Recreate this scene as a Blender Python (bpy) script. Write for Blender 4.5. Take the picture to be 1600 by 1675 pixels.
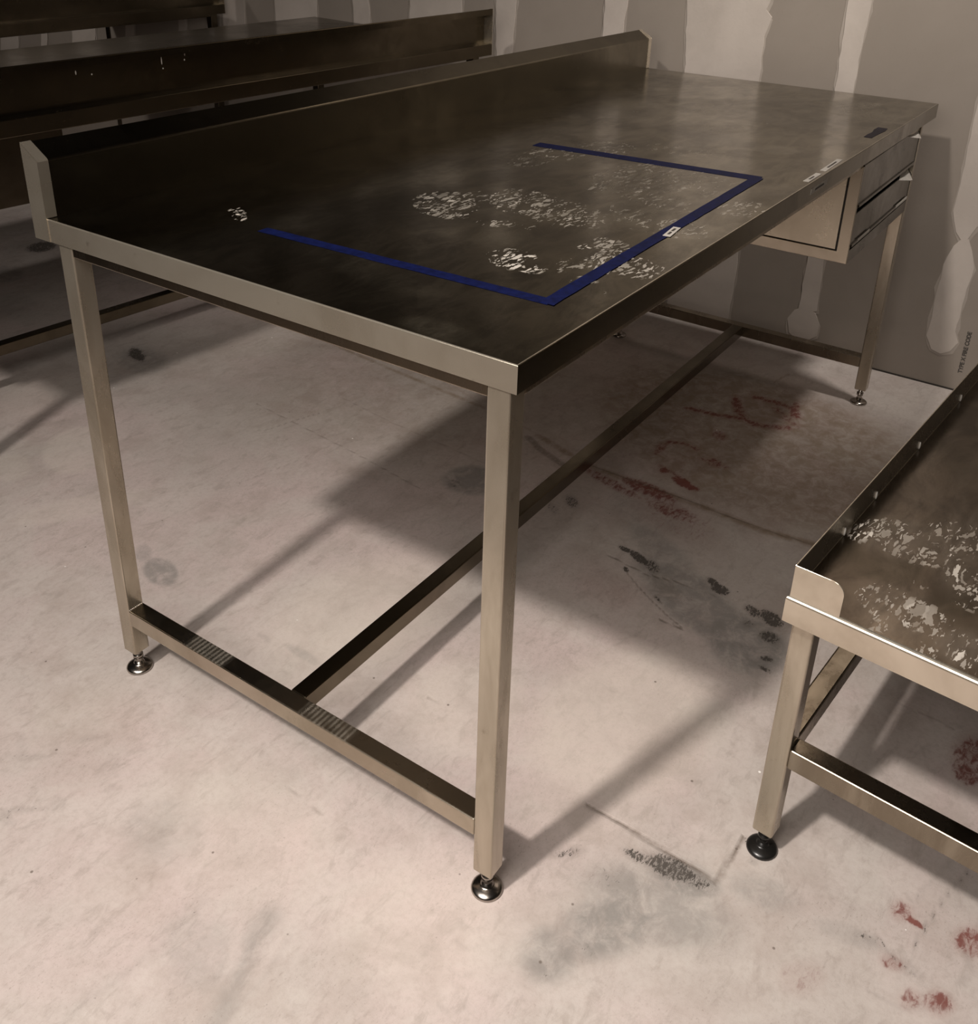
import bpy, bmesh, math, random
import numpy as np
from mathutils import Matrix, Vector
for o in list(bpy.data.objects): bpy.data.objects.remove(o, do_unlink=True)
SC = bpy.context.scene
COL = SC.collection
random.seed(7)

# ------------------------------------------------------------------ camera
cam = bpy.data.cameras.new('camera'); cam_o = bpy.data.objects.new('camera', cam); COL.objects.link(cam_o)
cam.sensor_fit = 'HORIZONTAL'; cam.sensor_width = 36.0
cam.lens = 36.0 * 1635.53 / 1600.0
cam.shift_y = -(-257.42) / 1600.0 * -1.0
cam.clip_start = 0.02
cam_o.location = (-.8558, -.5288, 1.3836); cam_o.rotation_euler = (1.1325, -.0273, -.972)
SC.camera = cam_o
# ------------------------------------------------------------------ world, lights, exposure
w = bpy.data.worlds.new('world'); SC.world = w; w.use_nodes = True
w.node_tree.nodes['Background'].inputs[0].default_value = (1.0, .86, .72, 1); w.node_tree.nodes['Background'].inputs[1].default_value = 0.012
def area_light(loc, power, size, col, target=None):
    l = bpy.data.lights.new('area_light', 'AREA'); l.shape = 'DISK'; l.size = size; l.energy = power; l.color = col
    o = bpy.data.objects.new('area_light', l); COL.objects.link(o); o.location = loc
    if target: o.rotation_euler = (Vector(target) - Vector(loc)).to_track_quat('-Z', 'Y').to_euler()
    return o
WARM = (1.0, .92, .855)
key = area_light((-2.6, .69, 4.35), 24, .26, WARM, (.1, -.25, 0)); key.data.spread = math.radians(80)
area_light((-1.1, -.05, 1.65), 21, 1.5, WARM, (0, 0, 0))  # unseen fill light added beside the camera to soften the shadows
wash = area_light((1.75, -.6, 3.0), 12, .25, WARM, (2.275, .05, 2.05)); wash.data.spread = math.radians(76)  # unseen light added to brighten the right of the back wall
wash2 = area_light((1.0, 5.0, 3.2), 3.0, .25, WARM, (2.275, 4.0, .7)); wash2.data.spread = math.radians(70)  # unseen light added to brighten the far left of the back wall
vs = SC.view_settings
vs.view_transform = 'Standard'; vs.look = 'None'; vs.gamma = 1.0; vs.use_curve_mapping = False; vs.exposure = 0.6

# ------------------------------------------------------------------ data: marks, in metres on their own surfaces
FLOOR_BLOBS = {'K': [[1.3421, 3.1375, 0.0554, -0.0246, -0.037, -0.0606, 0.9, 0.5], [1.3173, 3.217, 0.0918, -0.0274, -0.0242, -0.0417, 0.4, 0.6], [0.9177, 1.996, -0.0071, -0.0503, -0.0308, -0.0245, 1, 0.5], [0.9137, 0.737, 0.0112, -0.015, -0.0185, -0.0135, 0.5, 0.8], [0.9199, 0.2558, -0.0015, -0.018, -0.0091, -0.002, 1, 0.5], [0.9098, 0.2146, -0.0102, -0.0303, -0.0153, -0.0015, 1, 0.5], [0.8983, 0.1765, -0.008, -0.0237, -0.0193, -0.0015, 0.75, 0.7], [0.927, 0.0411, -0.006, -0.0167, -0.0127, -0.0005, 1, 0.6], [0.9125, 0.0178, 0.0011, -0.0222, -0.0172, -0.0033, 1, 0.6], [0.8845, -0.0685, -0.0051, -0.023, -0.0163, -0.0008, 0.85, 0.8], [0.8848, -0.1088, -0.0062, -0.0275, -0.0222, -0.0008, 1, 0.7], [0.8261, -0.1249, 0.0016, -0.0213, -0.0194, -0.0026, 0.9, 0.8], [0.8406, -0.0745, 0.001, -0.0147, -0.0139, -0.0022, 0.6, 0.8], [0.76, -0.1439, 0.0031, -0.0135, -0.0073, -0.0014, 0.9, 0.5], [0.73, -0.1524, -0.0006, -0.0138, -0.0054, -0.0004, 0.9, 0.5], [0.8515, 0.2175, -0.0039, -0.0091, -0.0082, -0.0003, 0.9, 0.5], [0.8004, 0.1144, -0.0077, -0.0138, -0.0056, 0.0004, 0.8, 0.6], [0.8414, 0.0586, 0.0007, -0.0104, -0.0062, -0.0013, 0.6, 0.6], [1.0187, 0.4552, -0.0115, -0.0253, -0.0216, -0.0023, 0.7, 0.8], [0.9633, 0.4753, -0.0093, -0.0216, -0.0163, -0.0019, 0.5, 0.9], [0.2154, -0.1859, 0.0069, -0.0428, -0.0224, -0.0027, 0.85, 0.8], [0.2023, -0.1339, 0.0022, -0.0221, -0.0102, -0.001, 0.8, 0.8], [0.2167, -0.2317, 0.0043, -0.0262, -0.0133, -0.0012, 0.7, 0.9], [0.145, -0.0442, 0.0203, -0.0191, -0.0067, -0.0054, 0.6, 0.9], [0.1414, -0.1225, 0.0227, -0.0505, -0.024, -0.0084, 0.35, 1], [0.0117, -0.142, 0.0204, -0.0287, -0.0157, -0.0089, 0.35, 1], [-0.0467, -0.1059, 0.015, -0.0211, -0.0147, -0.0091, 0.35, 1], [0.277, -0.4756, -0.0006, -0.0154, -0.0088, 0.0011, 0.45, 0.9], [0.2653, -0.5306, -0.0008, -0.022, -0.0107, 0.0017, 0.35, 0.9], [-0.2357, 0.8143, 0.0182, -0.0253, -0.0047, -0.0071, 0.4, 0.9], [-0.2276, 0.8448, 0.0062, -0.0085, -0.0173, -0.0268, 0.3, 0.9], [-0.3086, 0.7276, 0.0365, -0.0445, -0.0033, -0.0055, 0.45, 0.7], [-0.3302, 0.7274, 0.0042, -0.0154, -0.0082, -0.0072, 0.4, 0.9], [-0.262, 0.6894, 0.0069, -0.0097, -0.0073, -0.0105, 0.3, 0.8], [-0.1463, 0.7605, 0.0193, -0.018, -0.0038, -0.0064, 0.3, 0.8], [-0.3667, 0.5901, 0.0074, -0.0029, -0.0013, -0.0046, 0.3, 0.8], [0.2195, 0.7127, 0.0024, -0.0138, -0.0058, -0.0036, 0.4, 0.8], [0.2151, 0.6943, 0.0043, -0.0059, -0.0064, -0.0065, 0.4, 0.8], [0.3327, -0.268, 0.004, -0.0057, -0.0055, -0.0021, 0.6, 0.6], [0.3018, -0.292, 0.0045, -0.0064, -0.0053, -0.002, 0.5, 0.6]], 'R': [[1.7664, 0.3182, 0.0159, -0.0108, -0.055, -0.027, 0.55, 0.9], [1.8351, 0.1642, -0.002, -0.0146, -0.0621, -0.0112, 0.5, 0.9], [1.5589, 0.2885, -0.002, -0.0247, -0.0275, -0.0064, 0.4, 1], [1.398, 0.3897, 0.0242, -0.0046, -0.0169, -0.0153, 0.45, 0.9], [1.4095, 0.2406, -0.0012, -0.0234, -0.025, -0.0058, 0.4, 0.9], [1.2665, 0.2648, -0.0086, -0.0338, -0.0198, -0.0034, 0.8, 0.8], [1.2909, 0.3317, 0.0079, -0.0104, -0.0111, -0.0052, 0.7, 0.8], [1.7571, 0.2481, 0.0555, -0.0731, -0.0895, -0.0336, 0.12, 1], [1.3676, 0.3069, 0.028, -0.0914, -0.1035, -0.0362, 0.12, 1], [1.1848, 0.326, -0.0051, -0.081, -0.0275, -0.007, 0.55, 0.9], [1.154, 0.4154, -0.0223, -0.1035, -0.0218, -0.005, 0.4, 0.9], [1.1329, 0.2339, -0.0041, -0.0769, -0.0364, -0.0083, 0.4, 0.9], [0.7306, -0.532, 0.0208, -0.0288, -0.0582, -0.0109, 0.42, 0.8], [0.6888, -0.5318, -0.0105, -0.0203, -0.024, 0.0057, 0.55, 0.9], [0.3514, -0.5053, -0.001, -0.0156, -0.0185, 0.0026, 0.4, 1], [0.3437, -0.5249, -0.0009, -0.0138, -0.0047, 0.0007, 0.8, 0.7], [0.3615, -0.6028, 0.0044, -0.0228, -0.0269, 0.0018, 0.5, 1], [0.2597, -0.5149, 0.0014, -0.0151, -0.0127, 0.0011, 0.45, 1], [0.2382, -0.5822, 0.0041, -0.0187, -0.02, 0.0012, 0.5, 1], [0.2203, -0.5496, 0.0089, -0.0127, -0.0158, -0.0038, 0.38, 1], [0.1609, -0.4139, 0.0201, -0.0284, -0.0255, -0.0085, 0.2, 0.9], [-0.2077, 0.7258, 0.036, -0.0501, -0.0309, -0.0438, 0.12, 1], [0.7777, 0.2155, 0.0063, -0.0805, -0.0598, -0.0167, 0.15, 1], [1.1053, 0.2049, -0.016, -0.121, -0.0749, -0.0142, 0.22, 1]], 'G': [[1.0791, 2.9674, 0.0392, -0.0493, -0.051, -0.0811, 0.6, 0.3], [0.9073, 1.95, 0.0253, -0.0837, -0.065, -0.0711, 0.6, 0.8], [0.2343, 1.0447, 0.0076, -0.0474, -0.0344, -0.0272, 0.75, 0.3], [0.2559, 1.1276, 0.0114, -0.0153, -0.0202, -0.0256, 0.5, 0.4], [0.9127, 2.6659, 0.0516, -0.0657, -0.0626, -0.0984, 0.25, 0.6], [0.9537, 0.7078, 0.0471, -0.0631, -0.056, -0.0394, 0.8, 0.4], [0.8429, 0.0564, -0.0629, -0.155, -0.0813, -0.0003, 0.75, 0.5], [0.7834, -0.0913, -0.005, -0.0888, -0.0884, -0.0086, 0.9, 0.5], [0.9649, 0.187, -0.0499, -0.104, -0.0521, -0.0012, 0.55, 0.7], [1.1088, 0.2888, 0.0011, -0.1072, -0.1011, -0.0274, 0.3, 0.8], [0.2076, -0.2153, 0.0087, -0.0523, -0.0328, -0.0035, 0.8, 0.7], [0.0788, -0.1558, 0.0683, -0.0467, -0.0304, -0.0331, 0.85, 0.8], [-0.0137, -0.1061, 0.0229, -0.0323, -0.0342, -0.0206, 0.7, 0.9], [0.148, -0.2022, 0.0225, -0.1008, -0.0606, -0.0088, 0.6, 0.9], [0.2594, -0.3237, 0.0103, -0.0504, -0.0277, -0.0021, 0.45, 0.9], [0.266, -0.4521, 0.0098, -0.047, -0.0151, -0.0001, 0.3, 0.9], [-0.3008, 0.2984, 0.03, -0.0422, -0.0352, -0.0404, 0.3, 0.9], [-0.1976, 0.5026, 0.0339, -0.0474, -0.0364, -0.0443, 0.25, 0.9], [-0.1861, 0.5466, 0.0343, -0.013, -0.0073, -0.0192, 0.3, 0.9], [0.2277, 0.611, -0.0005, -0.043, -0.0115, -0.0046, 0.35, 0.7]], 'P': [[0.4003, 0.593, 0.1913, -0.0837, -0.0957, -0.1302, 0.8, 0.7], [0.4436, 0.0126, 0.1687, -0.0977, -0.1226, -0.1148, 0.9, 0.6], [0.2327, 0.5748, 0.0633, -0.0869, -0.072, -0.0674, 0.5, 0.8], [0.3093, 0.2758, 0.0671, -0.0927, -0.0948, -0.0678, 0.6, 0.8], [0.2326, -0.0168, 0.0716, -0.0998, -0.0616, -0.0349, 0.4, 0.9], [-0.0705, 0.0709, 0.0788, -0.1108, -0.0862, -0.0661, 0.45, 0.9], [0.445, 1.6398, 0.0796, -0.0292, -0.0591, -0.1083, 0.6, 0.25], [0.2922, 1.6898, 0.0362, -0.0224, -0.0328, -0.0615, 0.5, 0.3], [0.283, 1.399, 0.1327, -0.0756, -0.0245, -0.0431, 0.45, 0.5], [0.5565, 1.9843, 0.1482, -0.0424, -0.055, -0.1054, 0.3, 0.5], [-0.1161, 0.4084, 0.0378, -0.1519, -0.1068, -0.06, 0.4, 0.9]], 'B': [[1.6057, 0.2092, -0.01, -0.5146, -0.3866, -0.0863, 0.85, 0.45], [1.5586, 0.7352, 0.0779, -0.2829, -0.2704, -0.1264, 0.3, 0.8], [0.8498, 0.1174, -0.024, -0.0418, -0.0309, 0.002, 0.45, 0.7], [1.3459, 0.1101, -0.0361, -0.1838, -0.113, -0.0163, 0.3, 0.9], [1.2939, 1.3596, -0.0138, -0.6477, -0.2891, -0.1779, 0.25, 0.9], [1.4345, 1.0341, 0.2673, -0.743, -0.5063, -0.3085, 0.38, 0.9], [-0.1125, 0.8071, 0.0579, -0.0801, -0.0441, -0.0607, 0.15, 0.9], [-0.2998, 0.4611, 0.0422, -0.0593, -0.0373, -0.0482, 0.15, 0.9]], 'C': []}
FLOOR_LINES = {'K': [[[[-0.2105, 0.2137], [-0.2757, 0.2023], [-0.3163, 0.2014], [-0.3651, 0.2011]], 0.008, 0.25, 0.9], [[[-0.2465, 0.3605], [-0.3076, 0.3553], [-0.3669, 0.3609], [-0.4375, 0.3726], [-0.4851, 0.371]], 0.016, 0.35, 0.9], [[[-0.2721, 0.371], [-0.3348, 0.3618], [-0.3974, 0.3741], [-0.4615, 0.3786]], 0.03, 0.2, 1], [[[0.4841, -0.5755], [0.411, -0.5542], [0.3267, -0.5375], [0.2913, -0.5328]], 0.0035, 0.7, 0.8], [[[0.4846, -0.548], [0.408, -0.5234], [0.3781, -0.5168]], 0.006, 0.35, 0.9], [[[0.2713, -0.4595], [0.2875, -0.4905], [0.2734, -0.5028], [0.2653, -0.5306], [0.2569, -0.5493]], 0.004, 0.6, 0.8], [[[0.1986, -0.497], [0.1973, -0.5388], [0.2318, -0.5876]], 0.006, 0.35, 1], [[[0.3362, -0.5992], [0.3121, -0.612], [0.283, -0.6013]], 0.01, 0.4, 1], [[[1.8048, 0.6948], [1.8084, 0.6316], [1.8362, 0.5809]], 0.006, 0.4, 0.9], [[[1.478, 0.7103], [1.4335, 0.6439]], 0.02, 0.25, 1], [[[-0.028, -0.0102], [-0.0343, -0.0082], [-0.0404, -0.0039], [-0.0458, 0.002], [-0.0497, 0.009], [-0.0516, 0.0162], [-0.0514, 0.0228], [-0.0491, 0.0279]], 0.0055, 0.33, 0.9], [[[-0.0543, -0.0218], [-0.0604, -0.0198], [-0.0665, -0.0156], [-0.0717, -0.0097], [-0.0755, -0.0028], [-0.0775, 0.0043], [-0.0774, 0.0107], [-0.0751, 0.0157]], 0.0055, 0.33, 0.9], [[[-0.097, -0.0336], [-0.1024, -0.0318], [-0.1078, -0.028], [-0.1125, -0.0227], [-0.1159, -0.0165], [-0.1178, -0.0102], [-0.1177, -0.0045], [-0.1158, -0.0]], 0.0055, 0.33, 0.9], [[[-0.1441, -0.0531], [-0.1496, -0.0511], [-0.1552, -0.0471], [-0.1601, -0.0416], [-0.1637, -0.0351], [-0.1657, -0.0285], [-0.1657, -0.0225], [-0.1639, -0.0179]], 0.0055, 0.33, 0.9], [[[0.7512, 0.0157], [0.7843, 0.0221], [0.7826, 0.0048], [0.7512, -0.0033], [0.7512, 0.0157]], 0.0028, 0.4, 0.8], [[[0.7487, -0.0125], [0.7815, -0.0066], [0.7799, -0.0236], [0.7487, -0.0313], [0.7487, -0.0125]], 0.0028, 0.4, 0.8], [[[0.7443, -0.0438], [0.7768, -0.0383], [0.7752, -0.055], [0.7444, -0.0623], [0.7443, -0.0438]], 0.0028, 0.4, 0.8], [[[0.7397, -0.0772], [0.7718, -0.0722], [0.7702, -0.0886], [0.7398, -0.0953], [0.7397, -0.0772]], 0.0028, 0.4, 0.8], [[[0.7367, -0.112], [0.7684, -0.1075], [0.7669, -0.1235], [0.7368, -0.1298], [0.7367, -0.112]], 0.0028, 0.4, 0.8], [[[0.7388, -0.1442], [0.7703, -0.1402], [0.7687, -0.1559], [0.7388, -0.1617], [0.7388, -0.1442]], 0.0028, 0.4, 0.8]], 'R': [[[[1.6551, 0.4265], [1.6629, 0.391], [1.6668, 0.3485], [1.6833, 0.3022], [1.6936, 0.2762]], 0.022, 0.62, 0.9], [[[1.8021, 0.3363], [1.7474, 0.305], [1.698, 0.2705], [1.6821, 0.231], [1.6982, 0.1858], [1.7213, 0.1434]], 0.026, 0.55, 1], [[[1.8475, 0.2898], [1.8531, 0.2496], [1.851, 0.207], [1.8405, 0.1697], [1.802, 0.1456]], 0.026, 0.6, 1], [[[1.8167, 0.2137], [1.7572, 0.1558], [1.7486, 0.1312]], 0.03, 0.4, 1], [[[1.3598, 0.3861], [1.402, 0.3953], [1.4401, 0.3836], [1.4566, 0.3506], [1.448, 0.3068]], 0.016, 0.5, 0.9], [[[1.3077, 0.3503], [1.2951, 0.3161], [1.2883, 0.285]], 0.02, 0.42, 1], [[[1.4064, 0.2709], [1.4125, 0.2418], [1.4066, 0.2081]], 0.022, 0.42, 1], [[[1.275, 0.2928], [1.2684, 0.2623], [1.2585, 0.2273]], 0.016, 0.85, 0.9], [[[1.1528, 0.4415], [1.1617, 0.3665], [1.1601, 0.2885], [1.1595, 0.2297]], 0.03, 0.35, 1]], 'G': [[[[-0.2061, 0.2615], [-0.2365, 0.2552], [-0.2721, 0.2425], [-0.3282, 0.2182], [-0.357, 0.2101]], 0.03, 0.45, 0.9]], 'P': [], 'B': [[[[1.4237, 2.3053], [1.4368, 1.9978], [1.3501, 1.5124], [1.3145, 1.1563], [1.2933, 0.9027]], 0.02, 0.9, 0.7], [[[1.3995, 1.2222], [1.3026, 0.9092], [1.2562, 0.701]], 0.012, 0.6, 0.7], [[[1.2503, 0.6973], [1.1953, 0.5105], [1.1921, 0.3645], [1.1926, 0.2448], [1.1932, 0.1305], [1.1863, 0.0186], [1.2029, -0.095]], 0.026, 1, 0.6], [[[1.7496, 0.3211], [1.8917, 0.2987], [2.0685, 0.2635]], 0.008, 0.8, 0.6]], 'C': [[[[0.2407, -0.0239], [0.2415, -0.0807], [0.2388, -0.1696], [0.2334, -0.2569]], 0.006, 1, 0.5], [[[0.2334, -0.2569], [0.2844, -0.2583], [0.3347, -0.261]], 0.006, 1, 0.5], [[[1.2261, 0.7123], [1.1897, 0.65], [1.1557, 0.5531]], 0.02, 0.8, 0.4], [[[1.2008, 0.5136], [1.1974, 0.3671], [1.2004, 0.2484], [1.1912, 0.0204], [1.2043, -0.1091]], 0.006, 0.7, 0.6], [[[0.8782, 0.2847], [0.865, 0.1694], [0.8817, 0.1028], [0.8843, 0.0174]], 0.0035, 0.8, 0.5], [[[0.8463, 0.2133], [0.8081, 0.1563], [0.7653, 0.0777], [0.7487, 0.0352]], 0.003, 0.7, 0.5], [[[0.7433, 0.0814], [0.7461, 0.0548], [0.7434, 0.0328]], 0.004, 1, 0.5], [[[0.9133, 1.4526], [0.893, 1.239], [0.8744, 1.0425], [0.8398, 0.7882]], 0.003, 0.45, 0.7], [[[0.8096, 1.3207], [0.9212, 1.2895], [0.9843, 1.2664]], 0.003, 0.5, 0.6], [[[0.5853, 1.1764], [0.7224, 1.1411], [0.9035, 1.1122]], 0.003, 0.3, 0.7], [[[1.0921, 1.2813], [1.0639, 1.0715], [1.0392, 0.7186]], 0.003, 0.35, 0.7], [[[-0.0175, 0.4391], [-0.024, 0.3619], [-0.0287, 0.3166]], 0.002, 0.35, 0.8], [[[0.2814, 0.3407], [0.2845, 0.2581]], 0.002, 0.4, 0.8], [[[0.7924, -0.431], [0.7919, -0.4693], [0.7862, -0.492]], 0.004, 0.3, 0.8], [[[0.7928, -0.3919], [0.7889, -0.4263]], 0.003, 0.3, 0.8]]}
TOP_BLOBS = {'c': [[0.4665, 0.445, 0.0255, -0.0527, -0.0691, -0.049, 1, 0.15], [0.5374, 0.4314, 0.0138, -0.0163, -0.0314, -0.0219, 0.9, 0.3], [0.5632, 0.3532, 0.0197, -0.0588, -0.0689, -0.0412, 1, 0.15], [0.5494, 0.2837, -0.0094, -0.0731, -0.0728, -0.0366, 0.95, 0.2], [0.5575, 0.2354, -0.0072, -0.0536, -0.0608, -0.0286, 0.75, 0.3], [0.43, 0.3147, 0.0165, -0.0335, -0.0165, -0.0106, 0.9, 0.3], [0.4472, 0.2734, 0.003, -0.0229, -0.0168, -0.0094, 0.7, 0.3], [0.3005, 0.2013, 0.0105, -0.0387, -0.0404, -0.0237, 1.6, 0.15], [0.2816, 0.1582, 0.0131, -0.0162, -0.0171, -0.0107, 1.3, 0.3], [0.4166, 0.1514, 0.0019, -0.0135, -0.0156, -0.0077, 1.3, 0.2], [0.4441, 0.113, 0.0147, -0.0294, -0.0311, -0.0155, 1, 0.2], [0.464, 0.1447, 0.0085, -0.0104, -0.0107, -0.0058, 1, 0.2], [0.3284, 0.1207, 0.0167, -0.0206, -0.0311, -0.018, 0.9, 0.3], [0.366, 0.0867, 0.0057, -0.0357, -0.0422, -0.0197, 1, 0.2], [0.3822, 0.046, 0.0054, -0.0352, -0.0425, -0.0184, 1.1, 0.2], [0.3945, 0.0183, 0.0078, -0.0097, -0.0118, -0.0056, 1.3, 0.2], [0.286, 0.0817, 0.0092, -0.0234, -0.0171, -0.0089, 0.8, 0.3], [0.2588, 0.0337, 0.0052, -0.0064, -0.008, -0.0043, 0.9, 0.2], [0.6, 0.0681, 0.0219, -0.045, -0.0512, -0.0217, 0.75, 0.2], [0.7703, 0.0366, 0.0347, -0.033, -0.0457, -0.0183, 0.8, 0.2], [0.2096, 0.6743, -0.0035, -0.0248, -0.0214, -0.0189, 1.5, 0.2], [0.1941, 0.6506, 0.0073, -0.0088, -0.0135, -0.0145, 1.2, 0.3], [0.903, 0.4957, 0.0809, -0.0404, -0.0615, -0.0389, 0.55, 0.3], [0.8291, 0.5011, 0.0544, -0.0209, -0.0411, -0.0276, 0.6, 0.3], [1.0145, 0.4351, 0.0437, -0.0495, -0.0636, -0.0342, 0.6, 0.3], [1.1146, 0.3132, 0.0248, -0.0721, -0.0526, -0.0228, 0.35, 0.4], [0.8676, 0.2511, 0.026, -0.0878, -0.0978, -0.0441, 0.5, 0.2], [0.7885, 0.2753, 0.0114, -0.0684, -0.0697, -0.0329, 0.5, 0.3], [0.887, 0.1599, 0.0102, -0.0673, -0.0974, -0.038, 0.4, 0.4], [0.7231, 0.1933, 0.0034, -0.056, -0.0362, -0.0157, 0.5, 0.3], [0.5942, 0.175, 0.005, -0.0524, -0.062, -0.0283, 0.45, 0.3], [0.5738, 0.1203, -0.0002, -0.0524, -0.0305, -0.0126, 0.6, 0.3], [0.7206, 0.2897, 0.0146, -0.0172, -0.022, -0.012, 0.7, 0.3], [0.7153, 0.1428, 0.0117, -0.0622, -0.0353, -0.0148, 0.4, 0.3]], 'h': [[0.8338, 0.2223, 0.0354, -0.1172, -0.1519, -0.0674, 0.55, 0.8], [0.6534, 0.1593, 0.0068, -0.0847, -0.1026, -0.0443, 0.4, 0.8], [0.9922, 0.1416, 0.0483, -0.0561, -0.1089, -0.0434, 0.3, 0.9], [0.9017, 0.4731, 0.1078, -0.0545, -0.0779, -0.0484, 0.3, 0.9], [0.6, 0.0681, 0.0353, -0.0427, -0.0535, -0.024, 0.35, 0.6], [0.7667, 0.0352, 0.0313, -0.0375, -0.0527, -0.0205, 0.35, 0.6], [0.5473, 0.3431, 0.0495, -0.1029, -0.079, -0.0483, 0.2, 0.8], [1.44, 0.4292, -0.0258, -0.2199, -0.1721, -0.0694, 0.35, 0.5], [1.258, 0.1506, 0.02, -0.0466, -0.04, -0.0136, 0.5, 0.4], [1.2413, 0.2128, 0.0275, -0.031, -0.0341, -0.0131, 0.35, 0.5], [1.5556, 0.3579, 0.0676, -0.1314, -0.1155, -0.0444, 0.3, 0.7], [1.9503, 0.1449, 0.0264, -0.0283, -0.046, -0.0125, 0.5, 0.4], [2.0816, 0.673, 0.0474, -0.0981, -0.0866, -0.0364, 0.4, 0.6], [1.7778, 0.671, 0.0174, -0.0181, -0.0274, -0.0131, 0.4, 0.5], [1.2777, 0.6601, 0.0123, -0.0134, -0.0259, -0.0148, 0.35, 0.5], [1.9082, 0.4792, 0.0757, -0.0791, -0.1814, -0.0706, 0.2, 0.9], [1.8337, 0.1132, -0.0755, -0.1199, -0.1159, -0.026, 0.3, 0.8], [0.5878, 0.5771, 0.1135, -0.0442, -0.0649, -0.0535, 0.2, 0.9], [0.3713, 0.3154, 0.0193, -0.077, -0.0506, -0.0322, 0.15, 0.9], [0.1366, 0.338, -0.0174, -0.1329, -0.0382, -0.0254, 0.12, 0.9], [0.027, 0.1287, 0.003, -0.0498, -0.0244, -0.0146, 0.2, 0.9], [0.2501, 0.5625, 0.0575, -0.0252, -0.0311, -0.0323, 0.15, 0.9], [0.9285, 0.045, 0.0266, -0.0484, -0.0581, -0.0202, 0.3, 0.7]], 'd': [[0.3121, 0.5406, 0.1224, -0.0535, -0.0695, -0.0675, 0.6, 0.8], [0.1104, 0.4525, -0.0212, -0.1871, -0.0745, -0.0575, 0.5, 0.9], [0.7383, 0.4719, 0.0847, -0.0446, -0.0525, -0.0357, 0.5, 0.8], [0.423, 0.1806, 0.0269, -0.1095, -0.0564, -0.0295, 0.5, 0.8], [1.6197, 0.2328, -0.0002, -0.176, -0.104, -0.0323, 0.5, 0.8], [1.2828, 0.3299, -0.0106, -0.1311, -0.0485, -0.0188, 0.6, 0.7], [0.3615, 0.4283, 0.0251, -0.0302, -0.0358, -0.028, 0.5, 0.8], [0.0725, 0.0707, -0.0071, -0.0612, -0.0317, -0.0151, 0.5, 0.9], [1.8143, 0.3152, 0.0237, -0.09, -0.0696, -0.0228, 0.5, 0.8], [0.2549, 0.1515, 0.0129, -0.0159, -0.0165, -0.0105, 0.6, 0.7], [1.3738, 0.6111, 0.0635, -0.0687, -0.0807, -0.0427, 0.5, 0.9], [0.4196, -0.0128, -0.0418, -0.0657, -0.0372, -0.0094, 0.4, 0.9]]}
TRAY_BLOBS = {'c': [[0.2473, -0.0518, 0.0228, -0.045, -0.0331, -0.0091, 1, 0.15], [0.2135, -0.0231, 0.0136, -0.0155, -0.0218, -0.0082, 1.5, 0.2], [0.2125, -0.0981, 0.0056, -0.0438, -0.0227, -0.0037, 0.9, 0.25], [0.2307, -0.1186, 0.0008, -0.0162, -0.0165, -0.0022, 1.2, 0.3], [0.3013, -0.1414, 0.0122, -0.0473, -0.0445, -0.0074, 0.8, 0.2], [0.2254, -0.1674, 0.0178, -0.0202, -0.0721, -0.0206, 1, 0.2], [0.1687, -0.1958, 0.0022, -0.0293, -0.0354, -0.0034, 1, 0.2], [0.0802, -0.1046, 0.0155, -0.034, -0.0353, -0.0089, 1, 0.15], [0.0784, -0.1506, 0.0098, -0.0354, -0.0352, -0.0061, 1, 0.2], [0.0572, -0.117, -0.0062, -0.0303, -0.0297, -0.0016, 0.8, 0.3], [0.0172, -0.1231, 0.0107, -0.0122, -0.0095, -0.0034, 1.2, 0.2], [0.0606, -0.2032, 0.0019, -0.0412, -0.0238, -0.0019, 1, 0.2], [0.0343, -0.2332, -0.0012, -0.0267, -0.0253, -0.0009, 1.2, 0.2], [0.0155, -0.1863, 0.0027, -0.0205, -0.0127, -0.0014, 0.9, 0.3], [0.0901, -0.1828, -0.005, -0.0217, -0.0164, -0.0002, 0.7, 0.3], [0.1453, -0.1288, 0.0011, -0.0139, -0.0061, -0.0008, 0.7, 0.3]], 'h': [[0.2455, -0.0782, 0.0242, -0.0706, -0.0557, -0.0125, 0.35, 0.8], [0.275, -0.1576, 0.0305, -0.0347, -0.1189, -0.0337, 0.35, 0.8], [0.0738, -0.1358, 0.0069, -0.0649, -0.0541, -0.0074, 0.15, 0.8], [0.0529, -0.2205, 0.0047, -0.0403, -0.0386, -0.0034, 0.4, 0.8], [0.4582, -0.1153, 0.0272, -0.0304, -0.1103, -0.0307, 0.15, 0.9], [0.3685, -0.0941, 0.0, -0.0519, -0.0559, -0.0077, 0.1, 0.9]], 'd': [[0.1517, -0.0836, 0.0196, -0.0445, -0.0327, -0.0083, 0.5, 0.8], [0.1312, -0.1824, 0.0025, -0.0291, -0.0342, -0.0036, 0.5, 0.8], [0.1597, -0.0269, -0.0191, -0.0349, -0.03, -0.0, 0.5, 0.8], [0.2628, -0.0257, -0.0109, -0.0363, -0.0208, -0.0019, 0.5, 0.8], [0.5397, -0.0625, -0.0393, -0.0394, -0.04, 0.0023, 0.5, 0.9]]}
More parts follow.
